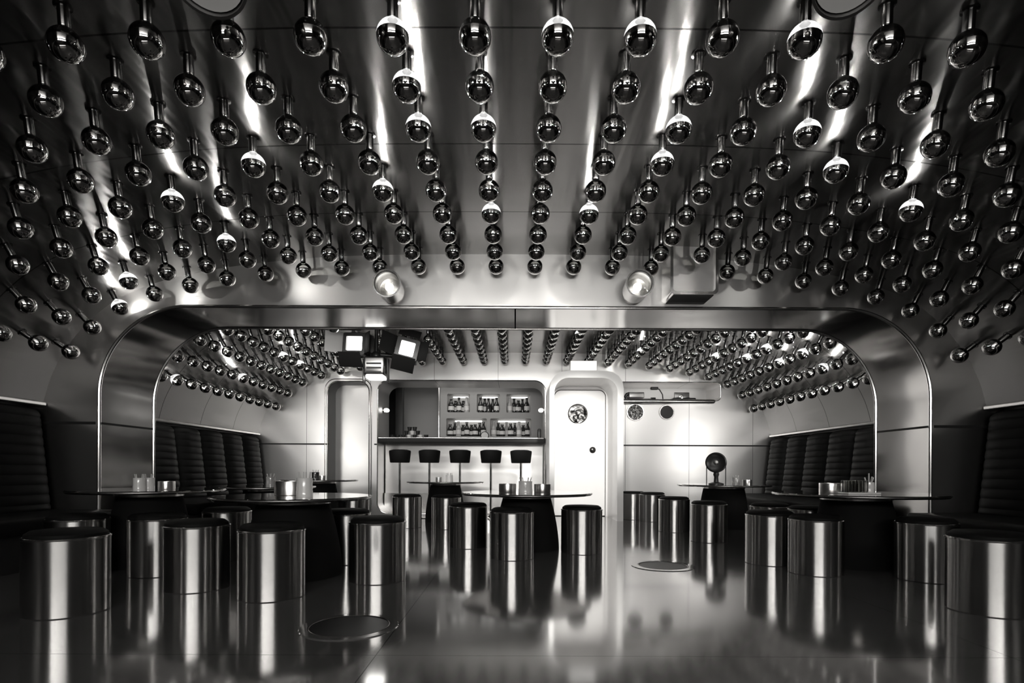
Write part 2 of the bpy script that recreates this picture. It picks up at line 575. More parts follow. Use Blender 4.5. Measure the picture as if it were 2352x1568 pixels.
# bottles
def bottle_mesh(h, r, neck, kind):
    bm = bmesh.new()
    sh = h * random.uniform(.52, .62)
    lathe(bm, [(0, 0), (r * .95, 0), (r, 0.01), (r, sh), (r * .85, sh + .02), (neck, sh + .07), (neck, h - .02), (neck * 1.25, h - .02), (neck * 1.25, h), (0, h)], 14)
    if kind != 'glass':
        lathe(bm, [(r + .001, sh * .3), (r + .0015, sh * .3), (r + .0015, sh * .8), (r + .001, sh * .8)], 14, mi=1, cap=False)
    return mesh_from_bm('bottle', bm, [M['bclear' if kind == 'clear' else 'bglass'], M['label']])


bmeshes = [bottle_mesh(.30, .046, .020, 'dark'), bottle_mesh(.31, .048, .020, 'clear'), bottle_mesh(.27, .054, .022, 'dark'),
           bottle_mesh(.29, .042, .019, 'glass'), bottle_mesh(.25, .052, .022, 'dark')]
ORD = ['first', 'second', 'third', 'fourth', 'fifth', 'sixth', 'seventh', 'eighth', 'ninth', 'tenth', 'eleventh', 'twelfth', 'thirteenth']
KIND = ['dark labelled bottle', 'pale labelled bottle', 'squat dark bottle', 'plain dark bottle', 'short broad bottle']
NNAME = ['upper niche by the post', 'middle upper niche', 'upper niche by the white door', 'lower niche by the post', 'lower niche by the white door']
for ni, (a, b, c, d) in enumerate(niches):
    x0, x1, z0, z1 = NX(a), NX(b), NZ(d), NZ(c)
    cnt = 5 if ni < 3 else 9
    for k in range(cnt):
        bi = random.randrange(5)
        x = x0 + .062 + (x1 - x0 - .124) * k / (cnt - 1)
        sc = min(1.0, (z1 - z0 - .03) / .33)
        o = link('bottle', bmeshes[bi], None, (x, YB + 0.08 + 0.10 * (k % 2), z0))
        o.scale = (1, 1, sc)
        tag(o, '%s, %s along in the %s' % (KIND[bi], ORD[k], NNAME[ni]), 'bottle', 'bottles in the back bar niches')

# round clock-like dial and dark canister on the counter's back edge
p = W(1116, 995, 9.55)
t = thing('mantel_clock', 'small dark rimmed dial standing on the bar before the lower niches', 'clock', (p.x, 9.2, CZ + .4955))
bm = bmesh.new()
lathe(bm, [(0, -.03), (.066, -.03), (.07, -.02), (.07, .02), (.06, .03), (.06, .024), (0, .024)], 24, Matrix.Translation((0, 0, .068)) @ Matrix.Rotation(PI / 2, 4, 'X'))
link('case', mesh_from_bm('clock_case', bm, M['black_metal']), t)
bm = bmesh.new()
lathe(bm, [(0, .025), (.057, .025), (.057, .028), (0, .028)], 24, Matrix.Translation((0, 0, .068)) @ Matrix.Rotation(PI / 2, 4, 'X'))
link('dial', mesh_from_bm('clock_dial', bm, M['label']), t)
p = W(1243, 990, 9.2)
bm = bmesh.new(); lathe(bm, [(0, 0), (.03, 0), (.032, .01), (.032, .16), (.02, .18), (0, .18)], 16)
tag(link('canister', mesh_from_bm('canister', bm, M['black_metal']), None, (0.40, 9.12, CZ + .4955)), 'tall dark canister at the white door end of the bar counter', 'canister')
# cups stacked on the counter
cup_bm = bmesh.new()
lathe(cup_bm, [(0, 0), (.026, 0), (.036, .05), (.038, .062), (.034, .062), (.024, .006), (0, .006)], 16)
CUP = mesh_from_bm('cup', cup_bm, M['label'])
cup_bm = bmesh.new()
lathe(cup_bm, [(0, 0), (.026, 0), (.036, .05), (.038, .062), (.034, .062), (.024, .006), (0, .006)], 16)
CUPD = mesh_from_bm('cup_dark', cup_bm, M['black_metal'])
tops = CZ + .4955
cups = [(905, 0, 1), (918, 0, 1), (931, 0, 1), (944, 0, 0), (957, 0, 1), (970, 0, 0), (983, 0, 1), (938, 1, 1), (951, 1, 0), (964, 1, 1), (945, 2, 1), (957, 2, 1)]
for k, (px, lev, dk) in enumerate(cups):
    x = W(px, 0, 8.95).x
    o = link('cup', CUPD if dk else CUP, None, (x, 8.95, tops + lev * .0625))
    tag(o, '%s cup, %s along in the %s layer of the cup pile on the bar' % ('dark' if dk else 'white', ORD[[c for c in cups if c[1] == lev].index((px, lev, dk))], ['bottom', 'middle', 'top'][lev]),
        'cup', 'cups piled on the bar counter')
# wall lamps in the bar reveals
for px, y, lab, sx in ((899, 8.95, 'small glowing oval lamp on the bar reveal beside the cup pile', -1), (1243, 8.95, 'small glowing oval lamp on the bar reveal beside the white door', 1)):
    zz = W(px, 942, y).z
    x = -2.11 if sx < 0 else 0.47
    t = thing('wall_lamp', lab, 'wall lamp', (x, y, zz))
    bm = bmesh.new(); lathe(bm, [(0, 0), (.05, 0), (.05, .02), (0, .02)], 16, Matrix.Rotation(-sx * PI / 2, 4, 'Y'))
    link('backplate', mesh_from_bm('backplate', bm, M['chrome']), t)
    bm = bmesh.new(); bmesh.ops.create_uvsphere(bm, u_segments=16, v_segments=10, radius=.045)
    bmesh.ops.scale(bm, vec=(1, 1.9, .75), verts=bm.verts); bmesh.ops.translate(bm, vec=(-sx * .05, 0, 0), verts=bm.verts)
    link('lamp_shade', mesh_from_bm('lamp_shade', bm, M['glow']), t)

# bar stools
def bar_stool(px, label, proto=None):
    x = W(px, 0, 8.12).x
    t = thing('bar_stool', label, 'bar stool', (x, 8.12, 0), None, 'black topped bar stools along the counter')
    if proto is None:
        bm = bmesh.new(); lathe(bm, [(0, .80), (.135, .80), (.142, .81), (.158, .955), (.155, .975), (.10, .99), (0, .99)], 28)
        link('seat', mesh_from_bm('bar_seat', bm, M['seat']), t)
        bm = bmesh.new(); lathe(bm, [(0, .02), (.016, .02), (.016, .80), (0, .80)], 16)
        link('pole', mesh_from_bm('bar_pole', bm, M['chrome']), t)
        bm = bmesh.new(); lathe(bm, [(0, 0), (.17, 0), (.17, .008), (.05, .02), (.016, .05), (0, .05)], 28)
        link('base', mesh_from_bm('bar_base', bm, M['chrome']), t)
    else:
        for c in proto.children:
            q = c.copy(); COL.objects.link(q); q.parent = t
    return t


bp_ = bar_stool(923, 'first black bar stool in the row, at the doorway end of the bar')
for px, nm in ((991, 'second black bar stool in the row counting from the doorway end'), (1061, 'middle black bar stool of the five along the bar'),
               (1132, 'fourth black bar stool in the row counting from the doorway end'), (1201, 'last black bar stool in the row, next to the white door')):
    bar_stool(px, nm, bp_)

# ------------------------------------------------------------------ door casing with porthole door
YC = 7.68
cas_in = [(0.545, 0.0)] + [p for p in rrect(0.545, 1.415, 0.0, CZ + 1.275, 0.20)[11 + 11:]][::-1]
ri = rrect(0.545, 1.415, 0.0, CZ + 1.275, 0.20, 10, (0, 0, 1, 1))
ro = rrect(0.478, 1.50, 0.0, CZ + 1.372, 0.24, 4, (0, 0, 1, 1))
# outer outline with the opening cut down to the floor
outline = [ro[1]] + ro[2:] + [ro[0], ri[0]] + ri[2:][::-1] + [ri[1]]
cas = struct(link('wall_vestibule', plate_mesh('door_casing', outline, [], YC, Y_FAR - .001, M['casing'])))
bm = bmesh.new()
d2 = struct(link('door_2', plate_mesh('porthole_door', rrect(0.605, 1.375, 0.012, CZ + 1.215, 0.10, 8, (0, 0, 1, 1)), [], Y_FAR - 0.075, Y_FAR - 0.03, M['white_paint'])))
fr = [p for p in rrect(0.595, 1.385, 0.0, CZ + 1.226, 0.105, 8, (0, 0, 1, 1))]
me = plate_mesh('door_surround', [ (ri[1][0] - .001, 0.0)] + [(x, z - .002) for x, z in ri[2:]] + [(ri[0][0] + .001, 0.0), fr[0]] + fr[2:][::-1] + [fr[1]], [], Y_FAR - 0.10, Y_FAR - 0.03, M['white_paint'])
struct(link('trim_14', me))
me = plate_mesh('door_gap', [(0.59, 0.0), (1.39, 0.0), (1.39, CZ + 1.24), (0.59, CZ + 1.24)], [], Y_FAR - 0.029, Y_FAR - 0.004, M['groove'])
struct(link('trim_15', me))
p = W(1327, 950, Y_FAR - .08)
bm = bmesh.new(); lathe(bm, [(0, 0), (.15, 0), (.152, .006), (.14, .012), (.135, .006), (0, .005)], 40, Matrix.Translation((p.x, Y_FAR - .075, p.z)) @ Matrix.Rotation(PI / 2, 4, 'X'))
link('porthole', mesh_from_bm('porthole', bm, M['port']), d2)
p = W(1361, 1033, Y_FAR - .08)
bm = bmesh.new(); lathe(bm, [(0, 0), (.047, 0), (.047, .015), (.03, .03), (0, .035)], 24, Matrix.Translation((p.x, Y_FAR - .075, p.z)) @ Matrix.Rotation(PI / 2, 4, 'X'))
link('door_handle', mesh_from_bm('door_knob', bm, M['knob']), d2)
# lit box sign
a, b = W(1310, 848, YC), W(1372, 825, YC)
t = thing('sign_box', 'glowing blank white box sign on top of the porthole door casing', 'sign', ((a.x + b.x) / 2, YC + .07, CZ + 1.373))
bm = bmesh.new(); box(bm, (0, 0, .07), (b.x - a.x, .12, .14), bev=.006)
link('housing', mesh_from_bm('sign_housing', bm, M['white_paint']), t)
bm = bmesh.new(); box(bm, (0, -.063, .07), (b.x - a.x - .02, .006, .125))
link('light_panel', mesh_from_bm('sign_panel', bm, M['sign'], False), t)

# ------------------------------------------------------------------ booth window contents and wall portholes
bm = bmesh.new(); box(bm, (2.4, Y_FAR + FAR_T - .1, CZ + 1.2), (1.7, 0.04, 0.5))
struct(link('wall_booth', mesh_from_bm('booth_back', bm, M['bar_grey'], False)))
bz = CZ + 1.075
bm = bmesh.new()
box(bm, ((1.56 + 3.05) / 2, Y_FAR - .05, bz - .02), (1.49, .12, .065), bev=.028)
tag(link('window_shelf', mesh_from_bm('booth_ledge', bm, M['rough_chrome'])), 'polished rounded ledge shelf under the booth window in the far wall', 'shelf')
x0 = W(1470, 0, Y_FAR + .12).x
t = thing('amplifier', 'dark appliance with grey box top and curved end inside the booth window', 'amplifier', (x0, Y_FAR + .2, bz + .002))
bm = bmesh.new(); tube(bm, [(.22, 0, .03), (-.12, 0, .03), (-.17, 0, .05), (-.185, 0, .085), (-.165, 0, .12), (-.12, 0, .135)], .026, 10)
link('pipe', mesh_from_bm('amp_pipe', bm, M['black_metal']), t)
bm = bmesh.new(); box(bm, (-.02, .02, .105), (.24, .14, .09), bev=.01)
link('body', mesh_from_bm('amp_body', bm, M['grey_metal']), t)
bm = bmesh.new(); lathe(bm, [(0, -.035), (.035, -.035), (.035, .035), (0, .035)], 16, Matrix.Translation((.25, 0, .038)) @ Matrix.Rotation(PI / 2, 4, 'Y'))
link('knob', mesh_from_bm('amp_knob', bm, M['black_metal']), t)
x0 = W(1530, 0, Y_FAR + .12).x
t = thing('desk_lamp', 'thin dark desk lamp with bent arm in the booth window', 'desk lamp', (x0, Y_FAR + .2, bz + .002))
bm = bmesh.new(); lathe(bm, [(0, 0), (.07, 0), (.07, .015), (.01, .02), (0, .02)], 20)
link('base', mesh_from_bm('desk_base', bm, M['black_metal']), t)
bm = bmesh.new(); tube(bm, [(0, 0, .01), (-.01, 0, .12), (-.06, 0, .20), (-.1, 0, .215)], .009, 8)
link('arm', mesh_from_bm('desk_arm', bm, M['black_metal']), t)
bm = bmesh.new(); box(bm, (-.14, 0, .215), (.12, .07, .045), bev=.015)
link('lamp_shade', mesh_from_bm('desk_head', bm, M['black_metal']), t)
x0 = W(1575, 0, Y_FAR + .12).x
t = thing('record_player', 'flat dark record player with round dial in the booth window', 'record player', (x0, Y_FAR + .22, bz + .002))
bm = bmesh.new(); box(bm, (0, 0, .03), (.36, .26, .055), bev=.015)
link('body', mesh_from_bm('deck_body', bm, M['black_metal']), t)
bm = bmesh.new(); lathe(bm, [(0, .058), (.12, .058), (.12, .066), (0, .068)], 28, Matrix.Translation((.01, 0, 0)))
link('platter', mesh_from_bm('deck_platter', bm, M['grey_metal']), t)
bm = bmesh.new(); lathe(bm, [(0, 0), (.032, 0), (.032, .02), (.02, .022), (.018, .012), (0, .012)], 18, Matrix.Translation((-.05, -.125, .075)) @ Matrix.Rotation(PI / 2, 4, 'X'))
link('dial', mesh_from_bm('deck_dial', bm, M['chrome']), t)
bm = bmesh.new(); box(bm, (0.02, .09, .12), (.24, .03, .10), bev=.01)
link('lid', mesh_from_bm('deck_lid', bm, M['grey_metal']), t)
for px, r, m_, lab in ((1459, .125, 'port_dim', 'round wall porthole with shiny glass beside the door casing'), (1531, .108, 'dark_port', 'plain black round porthole in the far wall below the desk lamp')):
    p = W(px, 946.5, Y_FAR)
    t = thing('wall_porthole', lab, 'porthole', (p.x, Y_FAR - .001, p.z))
    bm = bmesh.new(); lathe(bm, [(r - .012, 0), (r + .012, 0), (r + .008, .016), (r - .008, .016)], 36, Matrix.Rotation(PI / 2, 4, 'X'), cap=False)
    link('rim', mesh_from_bm('port_rim', bm, M['rough_chrome']), t)
    bm = bmesh.new(); lathe(bm, [(0, .001), (r, .001), (r, .006), (0, .010)], 36, Matrix.Rotation(PI / 2, 4, 'X'))
    link('pane', mesh_from_bm('port_pane', bm, M[m_]), t)

# ------------------------------------------------------------------ globe bulbs
def bulb_meshes():
    seg, R, zc = 20, 0.0625, -DROP
    bm = bmesh.new()
    pr = [(0, zc - R)]
    for k in range(1, 10):
        a = -PI / 2 + (PI / 2 + .06) * k / 9
        pr.append((R * math.cos(a), zc + R * math.sin(a)))
    lathe(bm, pr, seg, cap=False)
    bowl = mesh_from_bm('silver_bowl', bm, M['bowl'])
    bm = bmesh.new()
    pr = []
    for k in range(9):
        a = .06 + (1.22 - .06) * k / 8
        pr.append((R * math.cos(a), zc + R * math.sin(a)))
    pr.append((.020, zc + .066))
    lathe(bm, pr, seg, cap=False)
    dome = mesh_from_bm('clear_dome', bm, M['glass'])
    bm = bmesh.new()
    lathe(bm, [(0, zc + .062), (.017, zc + .062), (.021, zc + .068), (.021, -.006), (.032, -.004), (.032, .001), (0, .001)], 14)
    stem = mesh_from_bm('lamp_stem', bm, M['stem'])
    bm = bmesh.new(); bmesh.ops.create_uvsphere(bm, u_segments=10, v_segments=6, radius=.0125)
    bmesh.ops.translate(bm, vec=(0, 0, zc + .018), verts=bm.verts)
    fil = mesh_from_bm('filament', bm, M['filament'])
    return bowl, dome, stem, fil


BOWL, DOME, STEM, FIL = bulb_meshes()
DOME_LIT = DOME.copy()
DOME_LIT.materials[0] = M['lit_glass']
XS = [.1575, .4725, .787, 1.10, 1.41, 1.72, 2.03, 2.34, 2.64, 2.93, 3.21, 3.435, 3.61]
ROWS_F = [2.128, 2.406, 2.698, 2.996, 3.300, 3.596, 3.915, 4.222, 4.529]
ROWS_B = [8.43 - .275 * k for k in range(11)]
LIT_F = [(900, 82), (1276, 90), (1470, 85), (1845, 90), (960, 295), (1110, 295), (1850, 310), (583, 378), (1518, 375), (1913, 395),
         (398, 460), (2088, 483), (1130, 490), (1352, 490), (875, 437), (290, 640), (270, 702), (515, 555), (935, 200), (1560, 300)]
LIT_B = [(1850, 800), (1655, 830), (1800, 825), (1720, 815), (1470, 800), (700, 830), (650, 830), (1890, 870), (560, 885), (1340, 765), (400, 865), (1760, 790)]


def in_arch(px, py, marg):
    # visible through both rims of the opening
    for (y) in (Y_ARCH0, Y_ARCH1):
        x = (px - VX) / F * y
        z = CZ + (HY - py) / F * y
        m = marg / F * y
        if abs(x) > AX + m or z > AZ + m:
            return False
        cx, cz = AX - AR, AZ - AR
        if abs(x) > cx and z > cz and math.hypot(abs(x) - cx, z - cz) > AR + m:
            return False
    return True


cands = []
for room, rows in (('front', ROWS_F), ('back', ROWS_B)):
    for ri_, y in enumerate(rows):
        for si in (-1, 1):
            for ci, x in enumerate(XS):
                p, nrm = locus_normal(si * x)
                c = Vector((p[0], y, p[1]))
                px, py = project(c)
                rad = .0625 * F / y
                if px < -rad * 1.3 or px > 2352 + rad * 1.3 or py < -rad * 1.3:
                    continue
                if room == 'back' and abs(y - 6.58) < .24 and any(abs(c.x - (fx - VX) / F * 6.5) < .27 for fx in (813, 864, 935)):
                    continue
                if room == 'back' and not in_arch(px, py, rad * .6):
                    continue
                cands.append(dict(room=room, row=ri_, col=ci, side=si, c=c, n=nrm, px=px, py=py, y=y, rad=rad, lit=False))
for lst, room in ((LIT_F, 'front'), (LIT_B, 'back')):
    for (lx, ly) in lst:
        q = min((c for c in cands if c['room'] == room), key=lambda c: math.hypot(c['px'] - lx, c['py'] - ly))
        q['lit'] = True
cands.sort(key=lambda c: (c['room'] != 'front', c['y']))
solo, rest = cands[:300], cands[300:]
for c in rest:
    c['lit'] = False if not c['lit'] else c['lit']
solo += [c for c in rest if c['lit']]
rest = [c for c in rest if not c['lit']]
while len(solo) > 300:
    k = max(i for i, c in enumerate(solo) if not c['lit'])
    rest.append(solo.pop(k))


def bulb_matrix(c):
    base = Vector((c['c'].x + c['n'][0] * DROP, c['y'], c['c'].z + c['n'][1] * DROP))
    ang = math.atan2(c['n'][0], c['n'][1])
    return base, ang


for c in solo:
    base, ang = bulb_matrix(c)
    side = 'vent-box side' if c['side'] > 0 else 'floodlight side'
    lit = 'lit ' if c['lit'] else ''
    if c['room'] == 'front':
        lab = '%ssilvered globe bulb, %s row before the arch, %s from centre on %s' % (lit, ORD[8 - c['row']], ORD[c['col']], side)
    else:
        lab = '%sglobe bulb beyond the arch, %s row from bar wall, %s from centre, %s' % (lit, ORD[c['row']], ORD[c['col']], side)
    dome_me = DOME_LIT if c['lit'] else DOME
    t = thing('globe_bulb', lab, 'light bulb', base, (0, ang, 0), 'silvered globe bulbs on the front ceiling' if c['room'] == 'front' else 'silvered globe bulbs beyond the arch')
    link('lamp_stem', STEM, t)
    link('silver_bowl', BOWL, t)
    link('clear_dome', dome_me, t)
    if c['lit']:
        link('filament', FIL, t)
if rest:
    bm = bmesh.new()
    for c in rest:
        base, ang = bulb_matrix(c)
        M4 = Matrix.Translation(base) @ Matrix.Rotation(ang, 4, 'Y')
        for mi, me in enumerate((STEM, BOWL, DOME)):
            n0 = len(bm.verts); f0 = len(bm.faces)
            bm.from_mesh(me)
            bm.verts.ensure_lookup_table(); bm.faces.ensure_lookup_table()
            bmesh.ops.transform(bm, matrix=M4, verts=bm.verts[n0:])
            for f in bm.faces[f0:]:
                f.material_index = mi
    me = mesh_from_bm('distant_bulbs', bm, [M['stem'], M['bowl'], M['glass']])
    tag(link('globe_bulb_field', me), 'field of tiny silvered globe bulbs deepest on the far room ceiling', 'light bulbs', None, 'stuff')

# ------------------------------------------------------------------ spots, vent box, ceiling cans
def wall_spot(px, py, label):
    p = W(px, py, 4.40)
    t = thing('wall_spot', label, 'spotlight', (p.x, Y_ARCH0, p.z))
    RX = Matrix.Rotation(PI / 2, 4, 'X')      # +z of the lathe -> -y
    bm = bmesh.new(); lathe(bm, [(.085, 0), (.085, .03), (.10, .06), (.105, .25), (.112, .262), (.10, .262), (.094, .25), (.085, .12), (0, .10)], 36, RX)
    link('housing', mesh_from_bm('spot_housing', bm, M['rough_chrome']), t)
    bm = bmesh.new(); lathe(bm, [(0, .245), (.05, .242), (.094, .235), (.094, .24), (.05, .25), (0, .254)], 36, RX)
    link('lens', mesh_from_bm('spot_lens', bm, M['lamp_glass']), t)
    bm = bmesh.new(); lathe(bm, [(0, .12), (.03, .13), (.036, .16), (.03, .19), (0, .20)], 20, RX)
    link('bulb', mesh_from_bm('spot_bulb', bm, M['glow']), t)


wall_spot(888, 650, 'round chrome spotlight on the arch wall nearer the floodlights')
wall_spot(1470, 650, 'round chrome spotlight on the arch wall beside the square vent box')
a, b = W(1540, 675, 4.40), W(1650, 675, 4.40)
t = thing('vent_box', 'square steel vent box jutting from the arch wall below the ceiling', 'vent', ((a.x + b.x) / 2, Y_ARCH0, a.z))
w_ = b.x - a.x
me = plate_mesh('vent_shell', rrect(-w_ / 2, w_ / 2, 0, .42, .035, 6, (1, 1, 0, 0)), [rrect(-w_ / 2 + .022, w_ / 2 - .022, .022, .405, .028, 6, (1, 1, 0, 0))], -0.26, 0, M['trim'])
link('shell', me, t)
me = plate_mesh('vent_face', rrect(-w_ / 2 + .013, w_ / 2 - .013, .013, .41, .028, 6, (1, 1, 0, 0)), [], -0.225, -0.21, M['wall'])
link('face', me, t)
me = plate_mesh('vent_bottom', [(-w_ / 2 + .03, -.004), (w_ / 2 - .03, -.004), (w_ / 2 - .03, .0), (-w_ / 2 + .03, .0)], [], -0.24, -0.01, M['groove'])
link('underside', me, t)
for px, r, lab in ((490, .125, 'big round ceiling spotlight over the floodlight side, cut by the photo edge'), (1937, .118, 'big round ceiling spotlight over the vent-box side, cut by the photo edge')):
    y = 1.77
    x = W(px, 0, y).x
    p, nrm = locus_normal(x)
    ztop = p[1] + DROP
    t = thing('ceiling_spot', lab, 'spotlight', (x, y, ztop))
    RZ = Matrix.Rotation(math.radians(-32), 4, 'X')
    TT = Matrix.Translation((0, 0, -.17)) @ RZ
    bm = bmesh.new(); lathe(bm, [(.075, .10), (r * .9, .05), (r, -.10), (r * 1.03, -.108), (r * .96, -.108), (r * .92, -.09), (r * .7, .02), (0, .04)], 36, TT)
    link('housing', mesh_from_bm('can_housing', bm, M['grey_metal']), t)
    bm = bmesh.new(); lathe(bm, [(0, -.095), (r * .9, -.095), (r * .9, -.09), (0, -.088)], 36, TT)
    link('lens', mesh_from_bm('can_lens', bm, M['bar_grey']), t)
    bm = bmesh.new(); lathe(bm, [(0, -.16), (.02, -.16), (.02, -.004), (.06, -.003), (.06, .001), (0, .001)], 18)
    link('mount', mesh_from_bm('can_mount', bm, M['stem']), t)

# ------------------------------------------------------------------ floodlight rig
RY = 6.6
pole_x = W(868, 0, RY).x
ps, _ = locus_normal(pole_x)
t = thing('light_rig', 'black ceiling pole and crossbar carrying the floodlights beyond the arch', 'light stand', (pole_x, RY, ps[1] + DROP))
hang = (ps[1] + DROP) - W(868, 818, RY).z
bm = bmesh.new(); lathe(bm, [(0, .001), (.07, .001), (.07, -.02), (.022, -.03), (.022, -hang), (0, -hang)], 16)
link('pole', mesh_from_bm('rig_pole', bm, M['black_metal']), t)
bm = bmesh.new(); tube(bm, [(-.22, 0, -hang + .0), (0, 0, -hang + .02), (.26, 0, -hang + .0)], .026, 12)
link('crossbar', mesh_from_bm('rig_bar', bm, M['black_metal']), t)
bm = bmesh.new(); bmesh.ops.create_uvsphere(bm, u_segments=16, v_segments=10, radius=.062); bmesh.ops.translate(bm, vec=(0, 0, -hang), verts=bm.verts)
link('clamp', mesh_from_bm('rig_clamp', bm, M['black_metal']), t)


def flood(px, py, rot, label, w, h, doors, lens=(.2, .17), door_mat='barn'):
    p = W(px, py, RY - .16)
    t = thing('floodlight', label, 'floodlight', p, rot, 'floodlights on the rig')
    bm = bmesh.new()
    box(bm, (0, .17, 0), (w, .26, h), bev=.02)
    for k in range(5):
        box(bm, (0, .10 + .045 * k, h / 2 + .008), (w * .8, .018, .03))
    link('housing', mesh_from_bm('flood_housing', bm, M['black_metal']), t)
    bm = bmesh.new()
    me = plate_mesh('flood_bezel', rrect(-w / 2, w / 2, -h / 2, h / 2, .02, 3), [rrect(-lens[0] / 2, lens[0] / 2, -lens[1] / 2, lens[1] / 2, .012, 3)], .0, .045, M['black_metal'])
    bm.free()
    link('bezel', me, t)
    bm = bmesh.new(); box(bm, (0, .035, 0), (lens[0], .004, lens[1]))
    link('lens', mesh_from_bm('flood_lens', bm, M['flood'], False), t)
    for nm, (pos, size, ax, ang) in doors.items():
        bm = bmesh.new(); box(bm, (0, 0, 0), size, bev=.003)
        q = link('barn_door', mesh_from_bm('barn_door', bm, M[door_mat if nm == 'l' else 'barn']), t, pos, None)
        q.rotation_euler = ax


dn = lambda w, h: {
    'l': ((-w / 2 - .085, -.06, 0), (.2, .008, h * .95), (0, 0, math.radians(38)), 0),
    'r': ((w / 2 + .06, -.07, 0), (.16, .008, h * .95), (0, 0, math.radians(-48)), 0),
    't': ((0, -.06, h / 2 + .05), (w * .95, .008, .13), (math.radians(-40), 0, 0), 0),
    'b': ((0, -.07, -h / 2 - .075), (w * 1.0, .008, .19), (math.radians(35), 0, 0), 0)}
flood(813, 788, (0, math.radians(3), math.radians(-10)), 'floodlight with glowing square lens on the doorway side of the rig', .27, .25, dn(.27, .25), (.20, .165), 'bar_grey')
flood(935, 800, (0, math.radians(13), math.radians(8)), 'tilted black floodlight with glowing square lens on the bar side of the rig', .26, .24, dn(.26, .24), (.165, .165))
p = W(864, 846, RY - .1)
t = thing('floodlight', 'grey floodlight pointing down from the middle of the rig', 'floodlight', (p.x, p.y, p.z), None, 'floodlights on the rig')
bm = bmesh.new(); box(bm, (0, 0, .02), (.25, .22, .22), bev=.03)
link('housing', mesh_from_bm('drop_housing', bm, M['grey_metal']), t)
bm = bmesh.new()
for k in range(3):
    box(bm, (0, -.112, .04 - .05 * k), (.17, .01, .018))
link('vent', mesh_from_bm('drop_vent', bm, M['groove'], False), t)
bm = bmesh.new(); box(bm, (0, 0, -.108), (.2, .2, .036), bev=.012)
link('lens', mesh_from_bm('drop_lens', bm, M['flood']), t)
bm = bmesh.new()
for s in (-1, 1):
    box(bm, (s * .14, 0, -.03), (.012, .1, .28), bev=.004)
link('yoke', mesh_from_bm('drop_yoke', bm, M['black_metal']), t)

# ------------------------------------------------------------------ drum stools
SR, SH = .175, .365
bm = bmesh.new(); lathe(bm, [(0, .006), (SR - .012, .006), (SR - .006, .0), (SR, .004), (SR, SH - .006)], 56, cap=False)
DRUM = mesh_from_bm('drum', bm, M['drum'])
bm = bmesh.new(); lathe(bm, [(SR - .012, SH - .012), (SR, SH - .006), (SR + .003, SH - .003), (SR + .003, SH + .003), (SR - .003, SH + .006), (SR - .012, SH + .002)], 56, cap=False)
RIM = mesh_from_bm('rim', bm, M['rim'])
bm = bmesh.new(); lathe(bm, [(0, SH - .02), (SR - .012, SH - .02), (SR - .008, SH + .006), (SR - .010, SH + .020), (SR - .03, SH + .034), (0, SH + .038)], 48)
SEAT = mesh_from_bm('drum_seat', bm, M['seat'])


def stool(px, d, label):
    x = W(px, HY + 100, d).x
    t = thing('drum_stool', label, 'stool', (x, d, 0), None, 'steel drum stools')
    link('drum', DRUM, t); link('rim', RIM, t); link('seat', SEAT, t)
    return t


STOOLS = [
    (155, 2.73, 'steel drum stool closest to the camera along the bench of the floodlight side'),
    (180, 3.66, 'steel drum stool half hidden behind the closest stool at the dark bench'),
    (362, 3.72, 'steel drum stool in shadow before the table with two small glass holders'),
    (453, 3.28, 'steel drum stool standing just beyond the broad front drum at the big table'),
    (522, 4.36, 'steel drum stool between the big reflecting table and the arch pillar'),
    (625, 3.08, 'broad steel drum stool right before the dark flared pedestal of the reflecting table'),
    (797, 4.22, 'steel drum stool peeking out behind the pedestal of the reflecting table'),
    (868, 3.54, 'steel drum stool with thick dark seat behind the floor hatch'),
    (812, 6.6, 'small distant drum stool seen under the rim of the reflecting table'),
    (935, 6.78, 'distant drum stool in line with the first bar stool pole'),
    (1025, 6.66, 'distant drum stool before the table nearest the bar stools'),
    (1076, 5.08, 'steel drum stool beside the central table on its bar-stool side'),
    (1176, 4.45, 'steel drum stool in the middle, in front of the central table pedestal'),
    (1336, 4.77, 'steel drum stool standing in front of the white porthole door'),
    (1453, 8.05, 'tiny far drum stool next to the door casing'),
    (1498, 7.75, 'tiny far drum stool, second one out from the door casing'),
    (1548, 6.45, 'drum stool behind the small ringed floor plate'),
    (1628, 5.55, 'drum stool in front of the table with the drum-shaped lamp'),
    (1768, 5.25, 'drum stool under the arch partly hidden behind another stool'),
    (1768, 4.25, 'drum stool in front of the arch opening, beside one with a brighter stripe'),
    (1874, 3.85, 'steel drum stool with bright double stripe before the table with cut-glass holder'),
    (1860, 4.85, 'drum stool mostly hidden behind the double striped stool'),
    (2127, 3.64, 'lone dark drum stool with thin stripe beyond the cut-glass table'),
    (2270, 2.82, 'dark drum stool closest to the camera on the vent-box side'),
]
for s in STOOLS:
    stool(*s)

